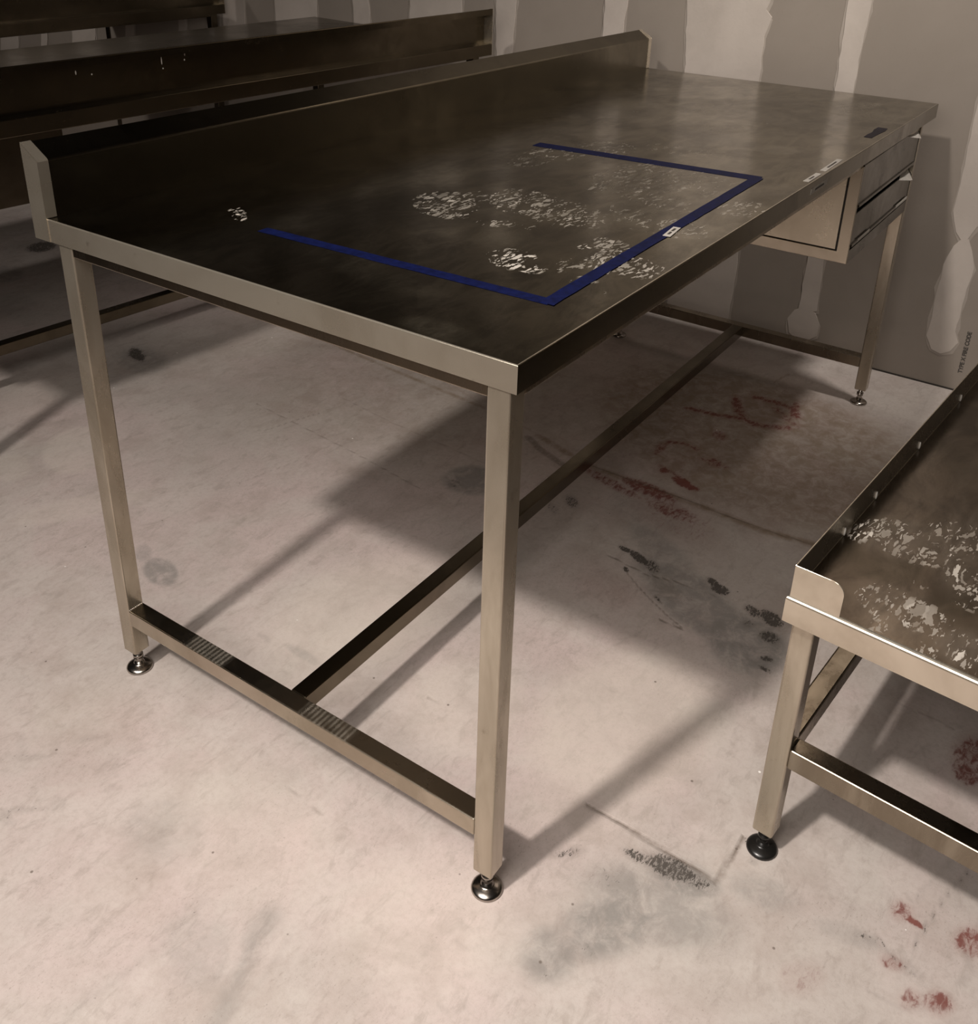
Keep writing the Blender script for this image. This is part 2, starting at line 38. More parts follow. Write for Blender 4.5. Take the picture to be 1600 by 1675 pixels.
WALL_PATCHES = {'band1': [[0.833, 1.073], [0.8156, 0.8573], [0.7928, 0.42], [0.7871, -0.1086], [0.5615, -0.0933], [0.552, 0.2302], [0.5643, 0.8674], [0.5682, 0.9866], [0.5532, 1.0418], [0.5705, 1.067], [0.5612, 1.0942]], 'band2': [[0.3322, 1.112], [0.3288, 0.9923], [0.3258, 0.8504], [0.322, 0.3043], [0.3225, 0.1322], [0.2635, 0.1474], [0.2681, 0.3165], [0.2721, 0.8571], [0.2692, 0.9982], [0.265, 1.1172]], 'blob2': [[0.3511, 0.1026], [0.3355, 0.1354], [0.3019, 0.1572], [0.2667, 0.1422], [0.2487, 0.1076], [0.2514, 0.0628], [0.2827, 0.0408], [0.3204, 0.0416], [0.3433, 0.0533]], 'band3': [[-0.0727, 0.9506], [-0.0726, 0.8497], [-0.0741, 0.7459], [-0.0772, 0.6391], [-0.0747, 0.5559], [-0.0946, 0.4943], [-0.1127, 0.4735], [-0.1313, 0.4812], [-0.1496, 0.5206], [-0.1999, 0.5893], [-0.1915, 0.9644]], 'blob3': [[-0.111, 0.4732], [-0.0965, 0.4529], [-0.0834, 0.3921], [-0.0804, 0.2967], [-0.0826, 0.2163], [-0.0801, 0.1579], [-0.1011, 0.1177], [-0.13, 0.1092], [-0.1588, 0.1258], [-0.1714, 0.1582], [-0.159, 0.1917], [-0.1584, 0.2602], [-0.1627, 0.3522], [-0.166, 0.3994], [-0.1485, 0.449], [-0.1317, 0.4794]], 'band4': [[1.1253, 1.0503], [1.1274, 0.9127], [1.0537, 0.92], [1.044, 1.0567]], 'band5': [[1.5637, 1.0163], [1.5564, 0.8162], [1.4875, 0.8236], [1.4823, 0.9402], [1.4758, 1.0231]], 'band6': [[1.9521, 0.9861], [1.965, 0.8518], [1.7141, 0.876], [1.7111, 1.0048]], 'band7': [[2.2391, 0.9638], [2.2364, 0.8722], [2.1539, 0.8796], [2.1605, 0.9699]], 'band8': [[2.6697, 0.9304], [2.6712, 0.833], [2.4374, 0.8541], [2.4349, 0.9486]], 'band9': [[2.9885, 0.9056], [2.994, 0.7987], [2.8559, 0.8113], [2.852, 0.9162]], 'band10': [[4.7149, 0.6494], [4.7753, 0.454], [4.6073, 0.4723], [4.5514, 0.6641]], 'band11': [[4.3445, 0.7044], [4.3949, 0.5179], [4.3408, 0.5237], [4.2918, 0.709]], 'band12': [[4.0777, 0.744], [4.1213, 0.564], [3.9307, 0.584], [3.8916, 0.76]], 'band13': [[3.6572, 0.8064], [3.6907, 0.6364], [3.6262, 0.643], [3.5941, 0.8117]], 'band14': [[3.2753, 0.8631], [3.3003, 0.702], [3.2498, 0.707], [3.2258, 0.8671]], 'band15': [[3.0831, 0.8917], [3.1042, 0.735], [3.08, 0.7374], [3.0595, 0.8935]]}


# ------------------------------------------------------------------ material helpers
class NT:
    def __init__(s, name):
        s.m = bpy.data.materials.new(name); s.m.use_nodes = True; s.t = s.m.node_tree; s.n = s.t.nodes; s.n.clear()
        s.out = s.n.new('ShaderNodeOutputMaterial'); s.b = s.n.new('ShaderNodeBsdfPrincipled'); s.t.links.new(s.b.outputs[0], s.out.inputs[0])
        s.geo = None
    def link(s, a, b): s.t.links.new(a, b)
    def set(s, key, v):
        i = s.b.inputs[key]
        if hasattr(v, 'is_linked'): s.link(v, i)
        elif isinstance(v, (tuple, list)): i.default_value = (*v, 1) if len(v) == 3 else v
        else: i.default_value = v
    def pos(s, rot=(0,0,0), scale=(1,1,1), space='Object'):
        t = s.n.new('ShaderNodeTexCoord'); mp = s.n.new('ShaderNodeMapping'); mp.inputs['Rotation'].default_value = rot; mp.inputs['Scale'].default_value = scale
        s.link(t.outputs[space], mp.inputs[0]); return mp.outputs[0]
    def noise(s, vec, scale, detail=4, rough=.55, dist=0, out='Fac'):
        n = s.n.new('ShaderNodeTexNoise'); n.inputs['Scale'].default_value = scale; n.inputs['Detail'].default_value = detail
        n.inputs['Roughness'].default_value = rough; n.inputs['Distortion'].default_value = dist; s.link(vec, n.inputs['Vector']); return n.outputs[out]
    def voro(s, vec, scale, feature='F1', out='Distance', rnd=1.0):
        n = s.n.new('ShaderNodeTexVoronoi'); n.feature = feature; n.inputs['Scale'].default_value = scale; n.inputs['Randomness'].default_value = rnd; s.link(vec, n.inputs['Vector']); return n.outputs[out]
    def ramp(s, fac, lo, hi, a=0.0, b=1.0):
        n = s.n.new('ShaderNodeMapRange'); n.clamp = True; n.interpolation_type = 'SMOOTHSTEP'
        n.inputs[1].default_value = lo; n.inputs[2].default_value = hi; n.inputs[3].default_value = a; n.inputs[4].default_value = b
        s.link(fac, n.inputs[0]); return n.outputs[0]
    def math(s, op, a, b=0.0, c=0.0):
        n = s.n.new('ShaderNodeMath'); n.operation = op
        for i, v in enumerate((a, b, c)):
            if hasattr(v, 'is_linked'): s.link(v, n.inputs[i])
            else: n.inputs[i].default_value = v
        return n.outputs[0]
    def mix(s, fac, a, b):
        n = s.n.new('ShaderNodeMix'); n.data_type = 'RGBA'
        for i, v in ((0, fac), (6, a), (7, b)):
            if hasattr(v, 'is_linked'): s.link(v, n.inputs[i])
            elif isinstance(v, tuple): n.inputs[i].default_value = (*v, 1)
            else: n.inputs[i].default_value = v
        return n.outputs[2]
    def attr(s, name):
        n = s.n.new('ShaderNodeAttribute'); n.attribute_name = name; sp = s.n.new('ShaderNodeSeparateColor'); s.link(n.outputs['Color'], sp.inputs[0]); return sp.outputs
    def bump(s, h, strength, dist):
        n = s.n.new('ShaderNodeBump'); n.inputs['Strength'].default_value = strength; n.inputs['Distance'].default_value = dist; s.link(h, n.inputs['Height']); s.link(n.outputs[0], s.b.inputs['Normal'])

def steel(name, light=(.40,.345,.27), dark=(.25,.21,.155), rough=.26, residue=False, marks=None, streak=(1,1,1), metallic=1.0):
    k = NT(name)
    p = k.pos(); ps = k.pos(scale=streak)
    big = k.noise(ps, 5, 5, .6, .6); fine = k.noise(ps, 45, 4, .7)
    f = k.ramp(big, .33, .68); f = k.math('ADD', k.math('MULTIPLY', f, .75), k.math('MULTIPLY', fine, .3))
    if residue: f = k.math('ADD', k.math('MULTIPLY', f, .55), k.math('MULTIPLY', k.ramp(k.noise(k.pos(rot=(0,0,.3), scale=(.8,2.0,1)), 9, 7, .7, 1.0), .38, .62), .5))
    spots = k.ramp(k.noise(p, 28, 3, .6), .66, .78)
    c = k.mix(f, light, dark); c = k.mix(k.math('MULTIPLY', spots, .45), c, (.16,.12,.085))
    r = k.math('ADD', k.math('MULTIPLY', k.ramp(big, .3, .7), .10), k.math('MULTIPLY_ADD', fine, .12, rough - .11))
    metal = metallic
    if residue:
        a = k.attr('marks'); chip, haze, smear = a[0], a[1], a[2]
        pr = k.pos(rot=(0,0,math.radians(57)), scale=(.55,1.5,1))
        wv = k.n.new('ShaderNodeVectorMath'); wv.operation = 'MULTIPLY_ADD'; k.link(k.noise(pr, 20, 4, .65, out='Color'), wv.inputs[0]); wv.inputs[1].default_value = (.06,.06,0); k.link(pr, wv.inputs[2])
        chips = None
        for sc, wd in ((72, .045), (128, .065)):
            edge = k.voro(wv.outputs[0], sc, 'DISTANCE_TO_EDGE'); cell = k.n.new('ShaderNodeSeparateColor'); k.link(k.voro(wv.outputs[0], sc, 'F1', 'Color'), cell.inputs[0])
            grow = k.math('MULTIPLY_ADD', cell.outputs[1], .26, wd)
            inside = k.ramp(k.math('SUBTRACT', edge, grow), 0, .04)
            keep = k.ramp(k.math('ADD', cell.outputs[0], k.math('MULTIPLY', k.math('MINIMUM', chip, 1.15), .54)), .95, 1.0)
            q = k.math('MULTIPLY', k.math('MULTIPLY', inside, keep), k.ramp(chip, .12, .3))
            q = k.math('MULTIPLY', q, k.math('MULTIPLY_ADD', cell.outputs[2], .55, .45))
            chips = q if chips is None else k.math('MAXIMUM', chips, q)
        bright = k.math('MULTIPLY', chips, k.math('MULTIPLY_ADD', chip, .60, .14))
        hz = k.math('MULTIPLY', haze, k.math('MULTIPLY_ADD', k.ramp(k.noise(k.pos(rot=(0,0,math.radians(57)), scale=(.5,2.2,1)), 22, 5, .7, 1.2), .3, .75), .7, .25))
        c = k.mix(k.math('MULTIPLY', smear, k.ramp(big, .2, .8, .4, .95)), c, (.07,.06,.042))
        mask = k.math('MINIMUM', k.math('ADD', bright, k.math('MULTIPLY', hz, .38)), .95)
        c = k.mix(mask, c, (.66,.61,.54))
        metal = k.math('SUBTRACT', 1.0, k.math('MULTIPLY', mask, .95))
        r = k.math('ADD', r, k.math('MULTIPLY', mask, .4))
    if marks:                                        # pale boot scuffs lying across a rail, at two stretches of its length
        sep = k.n.new('ShaderNodeSeparateXYZ'); k.link(p, sep.inputs[0]); tot = None
        for (a0, a1) in marks:
            m = k.math('MULTIPLY', k.ramp(sep.outputs[1], a0, a0 + .012), k.ramp(sep.outputs[1], a1 - .012, a1, 1, 0))
            tot = m if tot is None else k.math('MAXIMUM', tot, m)
        up = k.n.new('ShaderNodeNewGeometry'); sn = k.n.new('ShaderNodeSeparateXYZ'); k.link(up.outputs['Normal'], sn.inputs[0])
        wv = k.n.new('ShaderNodeTexWave'); wv.wave_type = 'RINGS'; wv.inputs['Scale'].default_value = 34; wv.inputs['Distortion'].default_value = 5; wv.inputs['Detail Scale'].default_value = 20; wv.inputs['Detail'].default_value = 2
        mpw = k.n.new('ShaderNodeMapping'); mpw.inputs['Location'].default_value = (-.065, -.29, -.153); k.link(p, mpw.inputs[0]); k.link(mpw.outputs[0], wv.inputs['Vector'])
        tot = k.math('MULTIPLY', k.math('MULTIPLY', tot, k.ramp(sn.outputs[2], .6, .9)), k.ramp(wv.outputs['Fac'], .3, .9, .04, .26))
        tot = k.math('MULTIPLY', tot, k.ramp(k.noise(p, 30, 3), .3, .6, .3, 1))
        c = k.mix(tot, c, (.40,.37,.34)); metal = k.math('SUBTRACT', 1.0, tot); r = k.math('ADD', r, k.math('MULTIPLY', tot, .3))
    k.set('Base Color', c); k.set('Metallic', metal); k.set('Roughness', r)
    k.bump(k.noise(k.pos(scale=streak), 160, 3, .6), .03, .002)
    return k.m

def plain(name, col, rough=.5, metal=0.0, spot=.15, scale=40, spec=.5):
    k = NT(name); n = k.noise(k.pos(), scale, 4, .6)
    k.set('Base Color', k.mix(k.ramp(n, .3, .75), col, tuple(x*(1-spot) for x in col))); k.set('Roughness', rough); k.set('Metallic', metal); k.b.inputs['Specular IOR Level'].default_value = spec; return k.m

def floor_material():
    k = NT('bare_concrete_floor'); p = k.pos()
    n1 = k.noise(p, 1.6, 6, .6, .4); n2 = k.noise(p, 7, 6, .65, .3); n3 = k.noise(p, 90, 4, .7); n4 = k.noise(p, 26, 5, .7, .5)
    nb = k.noise(k.pos(rot=(.4,.2,.8)), 3.4, 7, .68, .8)
    c = k.mix(k.ramp(n1, .38, .62), (.57,.475,.45), (.49,.44,.405))
    c = k.mix(k.ramp(nb, .42, .62, 0, .45), c, (.58,.535,.49))
    c = k.mix(k.ramp(n2, .45, .70, 0, .6), c, (.40,.335,.30))
    c = k.mix(k.ramp(k.noise(k.pos(rot=(0,0,.6), scale=(1,2.2,1)), 17, 6, .72, .6), .50, .68, 0, .45), c, (.34,.29,.26))
    c = k.mix(k.ramp(n3, .40, .75, 0, .32), c, (.36,.30,.265))
    pit = k.math('MULTIPLY', k.ramp(k.noise(k.pos(scale=(1,1.6,1)), 150, 3, .8), .56, .70), k.ramp(nb, .56, .40)); c = k.mix(k.math('MULTIPLY', pit, .7), c, (.30,.25,.215))
    a = k.attr('stain'); b = k.attr('patch')
    pn = k.math('MULTIPLY', b[0], k.ramp(n2, .25, .7, 1, .55)); c = k.mix(k.math('MULTIPLY', pn, .6), c, (.70,.63,.55))
    bn = k.math('MULTIPLY', b[1], k.ramp(n4, .3, .65, .35, 1)); c = k.mix(k.math('MULTIPLY', bn, .85), c, (.235,.17,.11))  # brown stains, plus a broad wash painting shade under the table
    gn = k.math('MULTIPLY', a[2], k.ramp(n4, .28, .62, .3, 1)); c = k.mix(k.math('MULTIPLY', gn, .9), c, (.215,.205,.19))
    rs = k.noise(k.pos(rot=(0,0,.5), scale=(.8,1.5,1)), 60, 4, .7, .6)
    rm = k.ramp(k.math('ADD', rs, k.math('MULTIPLY', a[1], .46)), .59, .82); rm = k.math('MULTIPLY', rm, k.ramp(a[1], .03, .4)); c = k.mix(k.math('MULTIPLY', rm, .85), c, (.14,.03,.024))
    c = k.mix(k.math('MULTIPLY', a[1], .62), c, (.25,.085,.065))
    ds = k.noise(k.pos(rot=(0,0,.9), scale=(1,2.6,1)), 95, 4, .75, .8)
    dm = k.ramp(k.math('ADD', ds, k.math('MULTIPLY', a[0], .37)), .72, .82); dm = k.math('MULTIPLY', dm, k.ramp(a[0], .02, .5)); c = k.mix(k.math('MULTIPLY', dm, .92), c, (.035,.031,.026))
    c = k.mix(k.math('MULTIPLY', k.math('MULTIPLY', a[0], .5), k.ramp(n4, .25, .7, .5, 1)), c, (.14,.12,.105))
    cm = k.math('MULTIPLY', b[2], k.ramp(n3, .25, .6, .45, 1)); c = k.mix(k.math('MULTIPLY', cm, .75), c, (.16,.125,.10))
    # loose pale grains and dark pits
    v = k.voro(p, 9, 'F1', 'Distance'); c = k.mix(k.ramp(v, .016, .024, 1, 0), c, (.95,.92,.88))
    v2 = k.voro(k.pos(rot=(.3,.2,1.1)), 13, 'F1', 'Distance'); c = k.mix(k.ramp(v2, .02, .04, .75, 0), c, (.14,.11,.09))
    k.set('Base Color', c); k.set('Roughness', k.ramp(n2, .3, .7, .55, .75)); k.b.inputs['Specular IOR Level'].default_value = .3
    h = k.math('ADD', k.math('MULTIPLY', n3, .25), k.math('ADD', k.math('MULTIPLY', n4, .35), k.math('MULTIPLY', b[2], -1.0)))
    k.bump(h, .4, .004)
    return k.m

def wall_material(name, c1, c2, scale=3.0, bump=.05):
    k = NT(name); p = k.pos(); n = k.noise(p, scale, 5, .6, .3); f = k.noise(p, 120, 3, .6)
    c = k.mix(k.ramp(n, .3, .7), c1, c2); c = k.mix(k.ramp(f, .55, .8, 0, .15), c, tuple(x*.6 for x in c1))
    k.set('Base Color', c); k.set('Roughness', .85); k.b.inputs['Specular IOR Level'].default_value = .2; k.bump(f, bump, .002); return k.m

M_TOP = steel('stainless_top_with_residue', (.30,.27,.20), (.095,.08,.053), .19, residue=True)
M_STEEL = steel('stainless_sheet', (.66,.60,.495), (.47,.41,.325), .24, metallic=.84)
M_DARK = steel('stainless_sheet_dark', (.185,.163,.12), (.115,.098,.07), .22)  # darker sheet; also paints shade onto the apron's long edges
M_SHADED = steel('stainless_shaded', (.20,.17,.125), (.12,.10,.07), .22)  # darker steel copy: shade painted onto the back tables and the stretcher
M_TUBE = steel('stainless_tube', (.54,.485,.395), (.36,.31,.24), .25, streak=(3,3,.7), metallic=.8)
M_BAR = steel('stainless_bar', (.42,.37,.295), (.25,.21,.16), .25, streak=(3,3,.7))
M_RAIL = steel('stainless_rail_with_scuffs', (.54,.485,.395), (.36,.31,.24), .25, marks=((.285,.40),(.57,.675)))
M_BRIGHT = steel('polished_panel', (.80,.73,.60), (.66,.59,.47), .3, metallic=.8)
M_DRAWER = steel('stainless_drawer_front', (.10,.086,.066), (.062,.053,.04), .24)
M_TRAY = steel('tray_bottom_with_residue', (.17,.142,.112), (.065,.053,.041), .2, residue=True)
M_CHROME = plain('polished_foot_metal', (.46,.42,.38), .22, 1.0, .35, 60)
M_BLACK = plain('black_plastic', (.012,.011,.01), .28)
M_TAPE = plain('blue_masking_tape', (.004,.008,.055), .55, 0, .5, 90, .12)
M_TAPE2 = plain('dark_tape_scrap', (.012,.010,.018), .5, 0, .5, 90, .12)
M_LABEL = plain('paper_label', (.62,.58,.52), .6)
M_INK = plain('label_print', (.06,.052,.045), .6)
M_WELD = plain('weld_metal', (.62,.56,.50), .3, .9, .4, 300)
M_GLINT = plain('painted_glint', (.88,.84,.78), .4)  # white colour stands in for glints on lip beads and drawer corners
M_PAINT = plain('dried_white_drip', (.7,.66,.6), .5)
M_GAP = plain('shadowed_seam', (.03,.025,.02), .6)
M_FLOOR = floor_material()
M_WALL = wall_material('bare_drywall_paper', (.30,.262,.225), (.27,.235,.20))
M_MUD = wall_material('joint_compound', (.53,.475,.425), (.46,.41,.365), 5.0, .12)
M_SKIM = wall_material('feathered_compound', (.40,.355,.31), (.34,.30,.262), 6.0, .1)
M_SHELL = wall_material('painted_block', (.20,.17,.145), (.18,.155,.13))
M_CEIL = wall_material('dark_ceiling', (.03,.026,.022), (.025,.021,.018))

# ------------------------------------------------------------------ mesh helpers
def link(name, me, mat, parent=None, label=None):
    o = bpy.data.objects.new(name, me); COL.objects.link(o)
    if mat: me.materials.append(mat)
    if parent: o.parent = parent
    if label: o['label'] = label
    return o
def to_obj(name, bm, mat, parent=None, label=None, smooth=False):
    bmesh.ops.recalc_face_normals(bm, faces=bm.faces[:])
    me = bpy.data.meshes.new(name); bm.to_mesh(me); bm.free()
    if smooth:
        for p in me.polygons: p.use_smooth = True
    return link(name, me, mat, parent, label)
def add_box(bm, x0, x1, y0, y1, z0, z1, bev=0.0, seg=2, fz=None):
    b = bmesh.new(); bmesh.ops.create_cube(b, size=1.0)
    for v in b.verts: v.co = Vector(((x0+x1)/2 + v.co.x*(x1-x0), (y0+y1)/2 + v.co.y*(y1-y0), (z0+z1)/2 + v.co.z*(z1-z0)))
    if fz:
        for v in b.verts:
            if v.co.z > (z0+z1)/2 or fz[1]: v.co.z += fz[0](v.co.x, v.co.y)
    if bev: bmesh.ops.bevel(b, geom=b.edges[:], offset=bev, segments=seg, affect='EDGES', profile=.5)
    me = bpy.data.meshes.new('t'); b.to_mesh(me); b.free(); bm.from_mesh(me); bpy.data.meshes.remove(me)
def box(name, mat, parent, *a, bev=0.0, seg=2, fz=None, label=None):
    bm = bmesh.new(); add_box(bm, *a, bev=bev, seg=seg, fz=fz); return to_obj(name, bm, mat, parent, label)
def add_lathe(bm, prof, cx, cy, n=24):
    rings = [[bm.verts.new((cx + r*math.cos(2*math.pi*k/n), cy + r*math.sin(2*math.pi*k/n), z)) for k in range(n)] for r, z in prof]
    for a, b in zip(rings, rings[1:]):
        for k in range(n): bm.faces.new((a[k], a[(k+1) % n], b[(k+1) % n], b[k]))
    bm.faces.new(rings[0][::-1]); bm.faces.new(rings[-1])
def add_prism(bm, poly, axis, a0, a1):
    """extrude a closed polygon (2-D points in the two other axes) from a0 to a1 along axis"""
    def P(p, a):
        return (a, p[0], p[1]) if axis == 0 else ((p[0], a, p[1]) if axis == 1 else (p[0], p[1], a))
    A = [bm.verts.new(P(p, a0)) for p in poly]; B = [bm.verts.new(P(p, a1)) for p in poly]
    for i in range(len(poly)):
        j = (i+1) % len(poly); bm.faces.new((A[i], A[j], B[j], B[i]))
    bm.faces.new(A[::-1]); bm.faces.new(B)
def tilt_all(bm, f):
    for v in bm.verts: v.co.z += f(v.co.x, v.co.y)
def blob_field(X, Y, blobs):
    F = np.zeros_like(X)
    for cx, cy, ux, uy, vx, vy, val, soft in blobs:
        det = ux*vy - uy*vx; dx, dy = X-cx, Y-cy
        a = (vy*dx - vx*dy)/det; b = (-uy*dx + ux*dy)/det; d = np.sqrt(a*a+b*b)
        t = np.clip((1+soft*.5 - d)/max(soft, .02), 0, 1); F = np.maximum(F, val*t*t*(3-2*t))
    return F
def line_field(X, Y, lines):
    F = np.zeros_like(X)
    for pts, wd, val, soft in lines:
        D = np.full(X.shape, 9.0)
        for (ax, ay), (bx, by) in zip(pts, pts[1:]):
            ex, ey = bx-ax, by-ay; t = np.clip(((X-ax)*ex+(Y-ay)*ey)/(ex*ex+ey*ey+1e-12), 0, 1)
            D = np.minimum(D, np.hypot(X-ax-t*ex, Y-ay-t*ey))
        h = wd/2; t = np.clip((h*(1+soft) - D)/(h*2*soft+1e-6), 0, 1); F = np.maximum(F, val*t)
    return F
def grid_mesh(name, xs, ys, zf):
    X, Y = np.meshgrid(xs, ys, indexing='ij'); nx, ny = X.shape
    co = np.stack([X.ravel(), Y.ravel(), zf(X, Y).ravel()], 1)
    i = np.arange(nx*ny).reshape(nx, ny); q = np.stack([i[:-1,:-1].ravel(), i[1:,:-1].ravel(), i[1:,1:].ravel(), i[:-1,1:].ravel()], 1)
    me = bpy.data.meshes.new(name); me.vertices.add(len(co)); me.vertices.foreach_set('co', co.astype(np.float32).ravel())
    me.loops.add(q.size); me.loops.foreach_set('vertex_index', q.astype(np.int32).ravel()); me.polygons.add(len(q))
    me.polygons.foreach_set('loop_start', (np.arange(len(q))*4).astype(np.int32)); me.update(calc_edges=True)
    return me, X, Y
def paint(me, name, r, g, b):
    at = me.color_attributes.new(name, 'FLOAT_COLOR', 'POINT')
    n = len(me.vertices); d = np.ones((n, 4), np.float32)
    for k, f in enumerate((r, g, b)): d[:f.size, k] = f.ravel()
    d[r.size:, :3] = 0
    at.data.foreach_set('color', d.ravel())
def skirt(bm, x0, x1, y0, y1, rings):
    """rings: (inset, z) of a rectangular perimeter, swept with mitred corners"""
    R = [[bm.verts.new(p) for p in ((x0+d, y0+d, z), (x1-d, y0+d, z), (x1-d, y1-d, z), (x0+d, y1-d, z))] for d, z in rings]
    for a, b in zip(R, R[1:]):
        for k in range(4): bm.faces.new((a[k], a[(k+1) % 4], b[(k+1) % 4], b[k]))
def thing(name, label, cat, loc=(0,0,0), rz=0.0, group=None):
    o = bpy.data.objects.new(name, None); COL.objects.link(o); o.location = loc; o.rotation_euler = (0,0,rz); o.empty_display_size = .1
    o['label'] = label; o['category'] = cat
    if group: o['group'] = group
    return o
def struct(o): o['kind'] = 'structure'; return o

# ------------------------------------------------------------------ the room
WX = 2.275
def make_floor():
    xs = np.arange(-.72, WX+.001, .0055); ys = np.arange(-.86, 1.75, .0055)
    me, X, Y = grid_mesh('floor', xs, ys, lambda X, Y: X*0)
    f = {c: np.maximum(blob_field(X, Y, FLOOR_BLOBS[c]), line_field(X, Y, FLOOR_LINES[c])) for c in 'KRGPBC'}
    paint(me, 'stain', f['K'], f['R'], f['G']); paint(me, 'patch', f['P'], f['B'], f['C'])
    o = struct(link('floor', me, M_FLOOR))
    # the rest of the slab round the finely meshed area
    xe, ye = xs[-1], ys[-1]; bm = bmesh.new()
    for (a, b, c, d) in ((-7, xs[0], -6, 6), (xs[0], xe, -6, ys[0]), (xe, WX, -6, 6)):
        bm.faces.new([bm.verts.new(p) for p in ((a,c,0),(b,c,0),(b,d,0),(a,d,0))])
    me2, X2, Y2 = grid_mesh('slab', np.arange(xs[0], xe, .02), np.arange(ye, 4.8, .02), lambda X, Y: X*0)
    f2 = {c: np.maximum(blob_field(X2, Y2, FLOOR_BLOBS[c]), line_field(X2, Y2, FLOOR_LINES[c])) for c in 'KRGPBC'}
    paint(me2, 'stain', f2['K'], f2['R'], f2['G']); paint(me2, 'patch', f2['P'], f2['B'], f2['C'])
    a = struct(link('floor', me2, M_FLOOR))
    bm.faces.new([bm.verts.new(p) for p in ((xs[0],Y2.max(),0),(xe,Y2.max(),0),(xe,6,0),(xs[0],6,0))])
    b = struct(to_obj('floor', bm, M_FLOOR))
    bpy.ops.object.select_all(action='DESELECT')
    for q in (o, a, b): q.select_set(True)
    bpy.context.view_layer.objects.active = o; bpy.ops.object.join()
    return o
FLOOR = make_floor()
bm = bmesh.new(); add_box(bm, WX, WX+.12, -6, 6, 0.004, 4.6)
WALL = struct(to_obj('wall_back', bm, M_WALL))
bm = bmesh.new(); add_box(bm, WX-.003, WX, -6, 6, 0.0, 0.0045); to_obj('bottom_gap', bm, M_GAP, WALL)
for nm, a in (('wall_left', (-7, WX, 6, 6.12, 0, 4.6)), ('wall_right', (-7, WX, -6.12, -6, 0, 4.6)), ('wall_front', (-7.12, -7, -6, 6, 0, 4.6))):
    bm = bmesh.new(); add_box(bm, *a); struct(to_obj(nm, bm, M_SHELL))
bm = bmesh.new(); add_box(bm, -7.1, WX+.1, -6.1, 6.1, 4.6, 4.7); struct(to_obj('ceiling', bm, M_CEIL))

def outline(poly, k, jit):
    rr = random.Random(k); pts = [tuple(p) for p in poly]; out = []
    for i, a in enumerate(pts):
        b = pts[(i+1) % len(pts)]; L = math.hypot(b[0]-a[0], b[1]-a[1]); n = max(1, int(L/.022))
        for j in range(n):
            t = j/n; out.append((a[0]+(b[0]-a[0])*t + rr.gauss(0, jit), a[1]+(b[1]-a[1])*t + rr.gauss(0, jit)))
    return out
def mud_patch(poly, band, k):
    """a skim of joint compound on the drywall: a thin wide feather coat and a whiter fill on top, 1.5 mm proud"""
    pts = [tuple(p) for p in poly]
    if band: pts = [(pts[0][0], 2.55)] + pts + [(pts[-1][0], 2.55)]
    cy = sum(p[0] for p in pts)/len(pts); cz = min(p[1] for p in pts)
    wide = [(y + math.copysign(.006 if abs(y-cy) > .03 else .003, y-cy), z - .008) for y, z in pts]
    bm = bmesh.new(); add_prism(bm, outline(wide, k+50, .0018), 0, WX-.0006-.00003*k, WX+.001); to_obj('feather_coat', bm, M_SKIM, WALL)
    bm = bmesh.new(); add_prism(bm, outline(pts, k, .0014), 0, WX-.0016-.00005*k, WX+.001); to_obj('joint_compound', bm, M_MUD, WALL)
for k, (nm, poly) in enumerate(WALL_PATCHES.items()): mud_patch(poly, nm.startswith('band'), k)
# stencilled print running up the drywall sheet
tx = bpy.data.curves.new('sheet_print', 'FONT'); tx.body = 'TYPE X FIRE CODE'; tx.size = .0165; tx.extrude = .0002; tx.offset = .0007
to = bpy.data.objects.new('sheet_print', tx); COL.objects.link(to)
to.rotation_euler = (math.pi/2, -math.pi/2, -math.pi/2)
to.location = (WX-.0004, -.203, .062); tx.materials.append(M_INK)
bpy.ops.object.select_all(action='DESELECT'); to.select_set(True); bpy.context.view_layer.objects.active = to; bpy.ops.object.convert(target='MESH'); to.parent = WALL

# ------------------------------------------------------------------ the work table (built once, copied twice)
L, W, H, AH, T = 2.1153, .9086, .9, .0373, .0373
BS, BT = .0904, .1139
S, LX, LY, YB, ZL, ZR, RX = .0328, .0022, .0097, .8222, .0473, .1530, 1.9905
tz = lambda x, y: -.0089*x - .0043*y
FOOT = [(.0228,0),(.0244,.0012),(.0246,.0035),(.0236,.0058),(.0205,.0080),(.0160,.0098),(.0118,.0110),(.0092,.0122),(.0090,.0165),(.0062,.0170),(.0062,.0185),(.0068,.0195),(.0060,.0205),(.0068,.0215),(.0060,.0225),(.0068,.0235),(.0060,.0245),(.0068,.0255),(.0060,.0262),(.0095,.0268),(.0095,.0345),(.0060,.0352),(.0068,.0365),(.0060,.0375),(.0060,.056)]
def add_leg(root, x, y, s, z0, z1, foot_mat, rad=.0028, foot_label=None):
    lg = box('leg', M_TUBE, root, x, x+s, y, y+s, z0, z1, bev=rad, seg=3)
    bm = bmesh.new(); add_lathe(bm, FOOT, x+s/2, y+s/2, 28); to_obj('foot', bm, foot_mat, lg, foot_label, smooth=True)
    return lg
